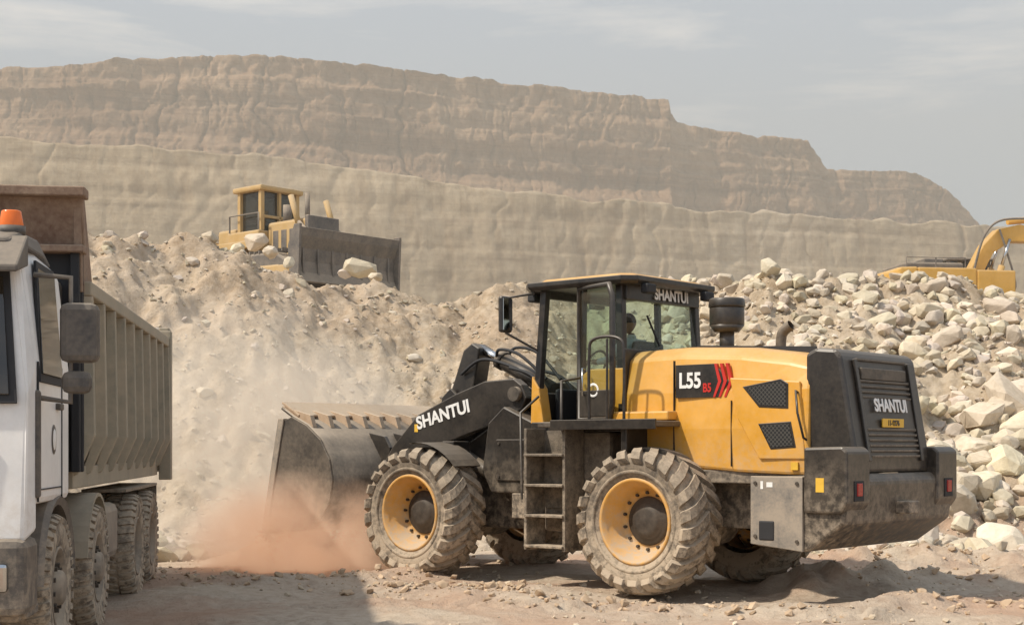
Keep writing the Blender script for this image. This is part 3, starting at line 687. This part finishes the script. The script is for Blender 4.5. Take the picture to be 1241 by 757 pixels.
def grid_obj(name,V,mat,smooth=True):
    n,m=V.shape[:2];me=bpy.data.meshes.new(name)
    me.vertices.add(n*m);me.vertices.foreach_set('co',V.reshape(-1).astype(np.float32))
    idx=np.arange(n*m).reshape(n,m);q=np.stack([idx[:-1,:-1],idx[1:,:-1],idx[1:,1:],idx[:-1,1:]],-1).reshape(-1,4)
    me.loops.add(q.size);me.loops.foreach_set('vertex_index',q.reshape(-1).astype(np.int32))
    me.polygons.add(len(q));me.polygons.foreach_set('loop_start',np.arange(0,q.size,4,dtype=np.int32))
    me.update(calc_edges=True)
    me.polygons.foreach_set('use_smooth',np.full(len(q),smooth))
    me.materials.append(M[mat]);o=bpy.data.objects.new(name,me);COL.objects.link(o);return o
HH=H(XX,YY)
grid_obj('ground',np.stack([XX,YY,HH],-1),'ground')

def pxw(px,py,Y): return ((px-620.5)/1800*Y, 1.6+(542-py)/1800*Y)
def curtain(name,ctrl,mat,base,off_fn,seed,NU,NV,ag,ast,af,ab,ac,top=.3,back=60,blkf=1.0):
    c=np.array([(pxw(a,b,Y)[0],Y,pxw(a,b,Y)[1]) for a,b,Y in ctrl])
    a,b=c[0,0],c[-1,0];u=np.concatenate([np.linspace(a,-65,NU//10,endpoint=False),np.linspace(-65,75,NU,endpoint=False),np.linspace(75,b,NU//10)])
    Yp=np.interp(u,c[:,0],c[:,1]);Tz=np.interp(u,c[:,0],c[:,2])
    Tz=Tz+top*fbm(u*.35,u*0,u*0,5,seed)
    f=np.linspace(0,1,NV)
    U=u[:,None]+0*f[None];Z=base+(Tz[:,None]-base)*f[None];D=Tz[:,None]-Z
    Yv=Yp[:,None]-off_fn(U,D)
    gul=fbm(U*.22,U*0,Z*.045,4,seed+3)
    st=np.tanh(2.5*fbm(U*.02,U*0,Z*.75,4,seed+5))
    fin=fbm(U*1.1,Yv*.3,Z*1.1,4,seed+8);big=fbm(U*.05,U*0,Z*.03,3,seed+11)
    W=U+1.2*fbm(U*.2,U*0,Z*.3,3,seed+31)
    cr=np.exp(-(vn(W*.30,U*0,Z*.03,seed+40)/.07)**2)+.6*np.exp(-(vn(W*.8,U*0,Z*.08+9,seed+41)/.10)**2)
    blk=np.round(2*vn(W*.45,U*0,Z*.25,seed+50))/2
    Yv=Yv-(ag*gul+ast*st+af*fin+ab*big+ac*.6*blkf*blk)+ac*cr
    V=np.stack([U,Yv,Z],-1)
    bk=[];
    for k,d in enumerate((.6,2,5,12,30,back)):
        B=V[:,-1,:].copy();B[:,1]+=d;B[:,2]+=.25*fbm(u*.3,u*0+d,u*0,3,seed+20)-.02*d;bk.append(B[:,None,:])
    V=np.concatenate([V]+bk,1)
    return grid_obj(name,V,mat)
mid=[(-1300,120,84),(-700,135,92),(0,166,100),(230,180,103),(460,206,106),(600,229,108),(800,251,112),(1000,263,116),(1200,276,120),(1241,279,121),(2000,320,132),(2800,350,140)]
curtain('quarry_bench_wall',mid,'wall',3.5,lambda U,D:.20*D+.9*np.maximum(D-13,0),100,900,110,.10,.06,.07,.5,.14,.24,50,.3)
cl=[(-1500,150,135),(-600,105,145),(0,82,152),(100,76,153),(200,70,155),(280,66,156),(330,70,157),(400,78,158),(470,86,160),(540,92,161),(660,106,164),(760,115,166),(795,118,167),(811,119,167),(813,136,167),(822,147,168),(870,160,170),(900,163,170),(925,164,171),(960,168,172),(978,171,172),(992,188,173),(1003,205,174),(1040,208,175),(1095,204,176),(1115,209,177),(1130,216,178),(1150,232,179),(1168,250,180),(1187,274,181),(1230,300,183),(1500,380,190)]
def cliff_off(U,D):
    ch=np.interp(U,[-140,-60,-30,10,30,60],[4,5,9,11,9,8])
    lg=.7*sstep(2.2,2.5,D)+.6*sstep(5.6,6.0,D)
    return .08*np.minimum(D,ch)+lg+1.15*np.maximum(D-ch,0)
curtain('cliff',cl,'cliff',6,cliff_off,200,1300,140,.35,.32,.30,1.2,.50,.2,40)

# ================================================================= ROCKS
def rock_variant(npts,seed):
    r=random.Random(seed);bm=bmesh.new()
    for i in range(npts):
        v=Vector((r.gauss(0,1),r.gauss(0,1),r.gauss(0,1))).normalized()*r.uniform(.8,1.1)
        m=max(abs(v.x),abs(v.y),abs(v.z));v=v*(.62+.38/m*.75);bm.verts.new(v)
    bmesh.ops.convex_hull(bm,input=bm.verts[:])
    bmesh.ops.delete(bm,geom=[v for v in bm.verts if not v.link_faces],context='VERTS')
    bmesh.ops.bevel(bm,geom=bm.edges[:],offset=.06,segments=1,affect='EDGES',clamp_overlap=True)
    bmesh.ops.triangulate(bm,faces=bm.faces[:])
    s=(r.uniform(.85,1.25),r.uniform(.65,1.0),r.uniform(.5,.85))
    for v in bm.verts: v.co*=1+r.uniform(-.025,.025)
    bm.verts.index_update()
    V=np.array([(v.co.x*s[0],v.co.y*s[1],v.co.z*s[2]) for v in bm.verts]);F=np.array([[q.index for q in f.verts] for f in bm.faces])
    bm.free();return V,F
VAR1=[rock_variant(13,i) for i in range(12)];VAR2=[rock_variant(22,50+i) for i in range(12)]
def rocks(name,items,mat='rock'):
    Vs=[];Fs=[];Cs=[];base=0
    for (x,y,z,s,tint) in items:
        V,F=(VAR2 if s>.16 else VAR1)[rng.integers(12)]
        a,b,c=rng.uniform(0,6.28,3);b=(b-3.14)*.2;c=(c-3.14)*.2
        R=np.array(Matrix.Rotation(a,3,'Z')@Matrix.Rotation(b,3,'X')@Matrix.Rotation(c,3,'Y'))
        P=(V*s)@R.T+np.array([x,y,z]);Vs.append(P);Fs.append(F+base);base+=len(V);Cs.append(np.tile([tint[0],tint[1],tint[2],1],(len(V),1)))
    V=np.concatenate(Vs);F=np.concatenate(Fs);C=np.concatenate(Cs)
    me=bpy.data.meshes.new(name);me.vertices.add(len(V));me.vertices.foreach_set('co',V.reshape(-1).astype(np.float32))
    me.loops.add(F.size);me.loops.foreach_set('vertex_index',F.reshape(-1).astype(np.int32))
    me.polygons.add(len(F));me.polygons.foreach_set('loop_start',np.arange(0,F.size,3,dtype=np.int32))
    me.update(calc_edges=True)
    at=me.color_attributes.new('tint','FLOAT_COLOR','POINT');at.data.foreach_set('color',C.reshape(-1).astype(np.float32))
    me.polygons.foreach_set('use_smooth',np.zeros(len(F),bool))
    me.materials.append(M[mat]);o=bpy.data.objects.new(name,me);COL.objects.link(o);return o
def tint(w=.18,base=1.0):
    k=base*(1+random.uniform(-w,w*.8));return (k,k*random.uniform(.95,1.0),k*random.uniform(.86,1.0))
items=[]
def sc(n,xf_,tf,sf,base=1.0,w=.18,emb=.25):
    X=np.array([xf_() for _ in range(n)]);t=np.array([tf() for _ in range(n)])
    Y=toe(X)+(lip(X)-toe(X))*t;Z=H(X,Y)
    for i in range(n):
        s=sf();items.append((X[i],Y[i],Z[i]+s*emb,s,tint(w,base)))
def pw(a,b,p): return lambda: a+(b-a)*random.random()**p
sc(7500,lambda:random.uniform(3.0,20),lambda:random.uniform(-.03,1.12),pw(.03,.21,2.8),.98)
sc(560,lambda:random.uniform(3.2,20),lambda:random.uniform(-.02,1.08),pw(.16,.37,2.2),1.05)
sc(55,lambda:random.uniform(7,20),lambda:random.uniform(.0,.5),pw(.33,.6,1.2),1.10)
sc(1200,lambda:random.uniform(20,34),lambda:random.uniform(-.03,1.12),pw(.12,.45,2.2),1.0)
sc(1500,lambda:random.uniform(2.5,18),lambda:random.uniform(-.25,.05),pw(.02,.15,2.6),1.0)
rocks('rubble_pile',items)
items=[]
sc(4000,lambda:random.uniform(-12,3.5),lambda:random.uniform(-.1,1.1),pw(.018,.075,2.6),.86,.18,.1)
sc(260,lambda:random.uniform(-12,3.5),lambda:random.uniform(-.05,1.05),pw(.06,.17,2.4),.88,.16,.0)
sc(40,lambda:random.uniform(-12,3.5),lambda:random.uniform(-.05,1.0),pw(.15,.28,2),.9,.15,-.1)
sc(240,lambda:random.uniform(-7,-2.4),lambda:random.uniform(-.15,.10),pw(.05,.27,1.7),.92,.12,.2)
sc(80,lambda:random.uniform(-12,-2),lambda:random.uniform(.93,1.05),pw(.05,.20,2.5),.92,.15,.1)
rocks('bank_stones',items)
items=[]
for (px,py,Y,s) in((310,288,34,.36),(288,296,33.5,.24),(328,300,33,.2),(437,319,34,.38),(418,326,34,.2),(455,330,33,.2),(350,312,32,.2),(1050,356,33,.35),(975,348,32,.33),(1035,350,33,.3)):
    x,z=pxw(px,py,Y);items.append((x,Y,z-.1,s,tint(.08,1.05)))
rocks('boulders',items)
items=[]
n=7500;X=rng.uniform(-9,13,n);Y=rng.uniform(12.5,23,n);Z=H(X,Y);cl_=fbm(X*.6,Y*.6,X*0,3,91)
for i in range(n):
    if cl_[i]+rng.uniform(-.5,.5)<.12: continue
    s=.008+.045*rng.random()**4;k=rng.uniform(.8,1.15);items.append((X[i],Y[i],Z[i]+s*.3,s,(k,k*.94,k*.86)))
P=[]
for i in range(1700):
    a=random.choice(WIND);t=random.random();P.append((a[0]+(a[2]-a[0])*t+random.gauss(0,.3),a[1]+(a[3]-a[1])*t+random.gauss(0,.3)))
P=np.array(P);Z=H(P[:,0],P[:,1])
for i in range(len(P)):
    s=.010+.065*random.random()**3.5;k=rng.uniform(.75,1.05);items.append((P[i,0],P[i,1],Z[i]+s*.3,s,(k,k*.84,k*.70)))
rocks('gravel',items)
items=[]
h=Vector((-.759,.651));lf=Vector((-.651,-.759));O=Vector((.895,18.14))
for i in range(2600):
    x=4.1+random.gauss(0,.16);y=random.choice([-1,-.5,.1,.7,1.1,1.3])+random.gauss(0,.22);y=max(-1.6,min(1.6,y));z=.5*random.random()**.8
    p=O+h*(x+(.5-z)*random.gauss(0,.25))+lf*y;s=.008+.03*random.random()**3;k=rng.uniform(.7,1.0)
    items.append((p.x,p.y,z,s,(k,k*.60,k*.40)))
rocks('falling_soil',items)

# ================================================================= BULLDOZER
ang=math.atan2(-.66,.75)
B=empty('bulldozer',(-4.27,39.0,5.66),ang)
bp=[(.0,.0),(-.14,.25),(-.2,.55),(-.16,.9),(.0,1.2),(.05,1.4)]
v=[];f=[]
for i,(x,z) in enumerate(bp): v+=[(x,-1.75,z+.15),(x,1.75,z+.15)]
f=[(2*i,2*i+1,2*i+3,2*i+2) for i in range(len(bp)-1)]
o=mk('blade',v,f,'dozdark',B);m=o.modifiers.new('s','SOLIDIFY');m.thickness=.06
for i in range(7):
    y=-1.5+i*.5;prism('blade_rib',B,'dozdark',[(-.05,.3),(-.3,.35),(-.32,1.0),(-.1,1.3)],y-.03,y+.03,.0)
for s in(1,-1):
    prism('blade_end',B,'dozdark',[(.05,.15),(-.3,.3),(-.35,1.1),(-.1,1.62),(.12,1.62)],*sorted((s*1.72,s*1.8)),.01)
    tp=[(-.9,.35),(-1.0,.8),(-1.6,1.1),(-4.2,1.15),(-4.8,.8),(-4.7,.3),(-4.2,.0),(-1.3,.0)]
    prism('track',B,'dozdark',tp,*sorted((s*.72,s*1.2)),.06)
    prism('track_frame',B,'dozer',[(-1.4,.3),(-1.4,.75),(-4.3,.8),(-4.3,.3)],*sorted((s*1.15,s*1.24)),.03)
    for i in range(16):
        x=-1.3-i*.19;box('grouser',B,'dozdark',x-.02,x+.02,*sorted((s*.72,s*1.2)),1.1,1.19,.0)
    for i in range(6): cyl('track_roller',B,'dozdark',(-1.5-i*.5,s*1.1,.22),(-1.5-i*.5,s*1.27,.22),.16)
    cyl('lift_cylinder',B,'dozdark',(-1.35,s*.62,1.95),(-.45,s*.62,1.15),.07)
    cyl('lift_cylinder_top',B,'dozer',(-1.62,s*.62,2.65),(-1.3,s*.62,1.85),.08)
    box('push_arm',B,'dozer',-3.2,-.2,*sorted((s*1.26,s*1.42)),.45,.7,.03)
    box('track_fender',B,'dozer',-4.3,-2.7,*sorted((s*.70,s*1.22)),1.30,1.5,.03)
    tube('grab_rail',B,'dozdark',[(-2.75,s*.8,1.85),(-2.75,s*.8,2.3),(-4.0,s*.8,2.3),(-4.0,s*.8,1.85)],.025)
box('engine_hood',B,'dozer',-2.75,-1.1,-.5,.5,.9,2.05,.08)
for i in range(4): box('hood_louvre',B,'dozdark',-2.5+i*.34,-2.28+i*.34,-.51,.51,1.25,1.8,.01)
box('radiator_guard',B,'dozdark',-1.15,-1.0,-.55,.55,.8,2.1,.03)
cyl('exhaust',B,'dozdark',(-1.9,.2,2.0),(-1.9,.2,2.85),.07)
cyl('precleaner',B,'dozdark',(-2.2,-.25,2.0),(-2.2,-.25,2.5),.12)
box('operator_base',B,'dozer',-4.1,-2.75,-.8,.8,1.1,1.85,.05)
for x in(-2.85,-3.75):
    for s in(1,-1): box('cab_post',B,'dozer',x-.06,x+.06,s*.62-.06,s*.62+.06,1.85,2.95,.01)
    box('cab_crossbar',B,'dozer',x-.05,x+.05,-.6,.6,2.2,2.28,.01)
    box('cab_centre_post',B,'dozer',x-.05,x+.05,-.04,.04,1.85,2.95,.01)
box('cab_roof',B,'dozer',-3.95,-2.7,-.76,.76,2.93,3.08,.05)
box('cab_glass',B,'glassd',-3.70,-2.90,-.58,.58,1.85,2.93,.0)
box('fuel_tank',B,'dozer',-4.8,-4.0,-.6,.6,1.2,2.0,.08)
box('ripper_frame',B,'dozer',-5.6,-4.9,-.6,.6,1.3,1.7,.03)
for s in(-.5,0,.5): prism('ripper_shank',B,'dozdark',[(-5.5,2.0),(-5.3,2.0),(-5.35,1.0),(-5.2,.6),(-5.5,.9)],s-.05,s+.05,.01)
cyl('ripper_cylinder',B,'dozer',(-4.8,.3,1.9),(-5.4,.3,1.6),.08)

# ================================================================= EXCAVATOR
E=empty('excavator',(13.05,44.5,4.92),math.radians(8))
for s in(1,-1):
    prism('track',E,'dozdark',[(-1.9,.4),(-1.6,.85),(1.6,.85),(1.9,.4),(1.6,0),(-1.6,0)],*sorted((s*.95,s*1.5)),.08)
cyl('slew_ring',E,'dozdark',(0,0,.8),(0,0,1.1),.6,n=32)
loft('counterweight',E,'exc',[[(x,-w,z0),(x,w,z0),(x,w,z1),(x,-w,z1)] for x,w,z0,z1 in((-2.2,1.0,1.25,1.80),(-2.05,1.3,1.12,1.90),(-1.5,1.35,1.1,1.92))],.06)
box('engine_house',E,'exc',-1.5,.3,-1.35,1.35,1.1,1.90,.05)
box('engine_cowl',E,'dozdark',-1.7,.1,-.9,.9,1.90,2.1,.06)
box('engine_cowl_top',E,'dozdark',-1.0,-.4,-.6,.6,2.1,2.26,.04)
box('side_house',E,'exc',.3,1.5,-1.35,-.4,1.1,1.85,.05)
box('cab_body',E,'exc',.2,1.6,.45,1.35,1.1,1.6,.04)
box('cab_glass',E,'glassd',.25,1.5,.5,1.3,1.6,2.35,.03)
for x in(.25,.9,1.52):
    for y in(.5,1.3): box('cab_post',E,'dozdark',x-.05,x+.05,y-.05,y+.05,1.6,2.35,.0)
box('cab_roof',E,'dozdark',.15,1.65,.4,1.4,2.33,2.42,.04)
tube('deck_rail',E,'dozdark',[(-1.8,-1.2,1.9),(-1.8,-1.2,2.2),(.0,-1.2,2.2),(.0,-1.2,1.9)],.02)
tube('deck_rail',E,'dozdark',[(-.9,-1.2,1.9),(-.9,-1.2,2.2)],.02)
boom=[(.35,1.5),(.5,1.3),(.85,1.55),(1.35,2.50),(1.9,2.85),(2.8,2.85),(4.0,2.45),(4.1,2.65),(3.5,3.1),(2.2,3.38),(1.5,3.22),(1.05,2.75)]
prism('boom',E,'exc',boom,-.22,.22,.03)
for s in(.35,-.35): 
    cyl('boom_cylinder',E,'exc',(1.3,s,1.3),(1.55,s,2.1),.1);cyl('boom_rod',E,'chrome',(1.55,s,2.1),(1.8,s,2.9),.05)
cyl('stick_cylinder',E,'exc',(1.9,0,3.48),(3.2,0,3.60),.1);cyl('stick_rod',E,'chrome',(3.2,0,3.60),(3.95,0,3.4),.05)
prism('stick',E,'exc',[(3.85,3.45),(4.15,3.45),(4.25,2.5),(3.6,.6),(3.35,.6),(3.7,2.5)],-.17,.17,.03)
prism('bucket',E,'dozdark',[(3.4,.7),(3.8,.6),(3.9,.0),(3.4,-.4),(2.7,-.3),(3.0,.2)],-.55,.55,.03)
hose('hydraulic_hose',E,'dozdark',[(.7,-.25,1.9),(1.0,-.3,2.95),(1.5,-.28,3.45),(2.4,-.25,3.55)],.035)
hose('hydraulic_hose',E,'dozdark',[(1.5,-.3,3.2),(1.75,-.35,2.4),(2.0,-.32,1.5),(1.7,-.3,1.2)],.03)

# ================================================================= DUST AND HAZE
def volume_obj(name,verts_box,dens_fn,color,anis=.2,ms=None):
    x0,x1,y0,y1,z0,z1=verts_box
    m=bpy.data.materials.new(name+'_vol');m.use_nodes=True;nt=m.node_tree
    nt.nodes.remove(nt.nodes['Principled BSDF'])
    vs=N(nt,'ShaderNodeVolumeScatter');vs.inputs['Color'].default_value=(*color,1);vs.inputs['Anisotropy'].default_value=anis
    va=N(nt,'ShaderNodeVolumeAbsorption');va.inputs['Color'].default_value=(*color,1)
    ad=N(nt,'ShaderNodeAddShader');nt.links.new(vs.outputs[0],ad.inputs[0]);nt.links.new(va.outputs[0],ad.inputs[1])
    out=ad.outputs[0];d=dens_fn(nt)
    for q in(vs,va):
        if isinstance(d,float): q.inputs['Density'].default_value=d
        else: nt.links.new(d,q.inputs['Density'])
    if ms is not None:  # added glow in place of multiple scattering, keeps the dust from rendering dark
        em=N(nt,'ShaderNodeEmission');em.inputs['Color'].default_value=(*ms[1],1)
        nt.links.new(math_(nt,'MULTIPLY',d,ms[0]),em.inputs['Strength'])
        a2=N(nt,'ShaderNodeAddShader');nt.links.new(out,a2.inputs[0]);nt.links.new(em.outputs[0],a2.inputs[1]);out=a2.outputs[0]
    nt.links.new(out,nt.nodes['Material Output'].inputs['Volume'])
    M[name]=m
    v=[(x,y,z) for x in(x0,x1) for y in(y0,y1) for z in(z0,z1)]
    return mk(name,v,[(0,1,3,2),(4,6,7,5),(0,4,5,1),(2,3,7,6),(0,2,6,4),(1,5,7,3)],name)
volume_obj('haze',(-260,260,33,210,-3,48),lambda nt:.0060,(1.0,.92,.78),0.0)
def puff(c,r,k,sc_,thr=.42):
    def fn(nt):
        P=N(nt,'ShaderNodeNewGeometry').outputs['Position']
        a=N(nt,'ShaderNodeVectorMath',operation='SUBTRACT');nt.links.new(P,a.inputs[0]);a.inputs[1].default_value=c
        b=N(nt,'ShaderNodeVectorMath',operation='DIVIDE');nt.links.new(a.outputs[0],b.inputs[0]);b.inputs[1].default_value=r
        l=N(nt,'ShaderNodeVectorMath',operation='LENGTH');nt.links.new(b.outputs[0],l.inputs[0])
        fall=math_(nt,'SUBTRACT',1,l.outputs['Value'],True)
        n=noise(nt,sc_,4,.6,P,.4)
        nn=math_(nt,'MULTIPLY',math_(nt,'SUBTRACT',n,thr),5,True)
        return math_(nt,'MULTIPLY',math_(nt,'MULTIPLY',fall,nn),k)
    return fn
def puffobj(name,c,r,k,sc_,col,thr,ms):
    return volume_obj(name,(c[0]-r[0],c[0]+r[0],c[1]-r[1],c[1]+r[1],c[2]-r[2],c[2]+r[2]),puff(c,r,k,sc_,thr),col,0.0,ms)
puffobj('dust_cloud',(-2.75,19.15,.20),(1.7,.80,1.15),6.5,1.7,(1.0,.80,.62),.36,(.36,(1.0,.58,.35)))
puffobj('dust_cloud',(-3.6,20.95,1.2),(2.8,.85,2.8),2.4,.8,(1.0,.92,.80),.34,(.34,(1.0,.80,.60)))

# ================================================================= LIGHT / WORLD / CAMERA
sd=Vector((-.60,-.22,.77)).normalized()
sun=bpy.data.lights.new('sun','SUN');sun.energy=4.2;sun.angle=math.radians(1.5);sun.color=(1,.91,.78)
so=bpy.data.objects.new('sun',sun);COL.objects.link(so);so.rotation_euler=sd.to_track_quat('Z','Y').to_euler()
w=bpy.data.worlds.new('World');S.world=w;w.use_nodes=True;nt=w.node_tree
bg=nt.nodes['Background'];sky=N(nt,'ShaderNodeTexSky',sky_type='NISHITA');sky.sun_disc=False
sky.sun_elevation=math.asin(sd.z);sky.sun_rotation=math.atan2(sd.x,sd.y);sky.dust_density=4;sky.air_density=1.2;sky.altitude=300
tc=N(nt,'ShaderNodeTexCoord').outputs['Generated']
mp=N(nt,'ShaderNodeMapping');mp.inputs['Scale'].default_value=(1.6,1.6,9);nt.links.new(tc,mp.inputs[0])
cn=noise(nt,2.2,7,.6,mp.outputs[0],.3)
cf=ramp(nt,cn,[(.54,(0,0,0)),(.68,(.7,.7,.7))])
hz=mix(nt,.60,sky.outputs[0],(6.0,6.8,7.7))
c=mix(nt,cf,hz,(8.4,8.3,8.2));nt.links.new(c,bg.inputs[0]);bg.inputs[1].default_value=.125
cam=bpy.data.cameras.new('camera');co=bpy.data.objects.new('camera',cam);COL.objects.link(co)
co.location=(0,0,1.6);co.rotation_euler=(math.radians(90),0,0);cam.sensor_width=36;cam.lens=1800/1241*36;cam.shift_y=163.5/1241
cam.clip_end=3000;cam.clip_start=.1;S.camera=co
S.view_settings.view_transform='Standard';S.view_settings.look='None';S.view_settings.exposure=0
print('DONE')
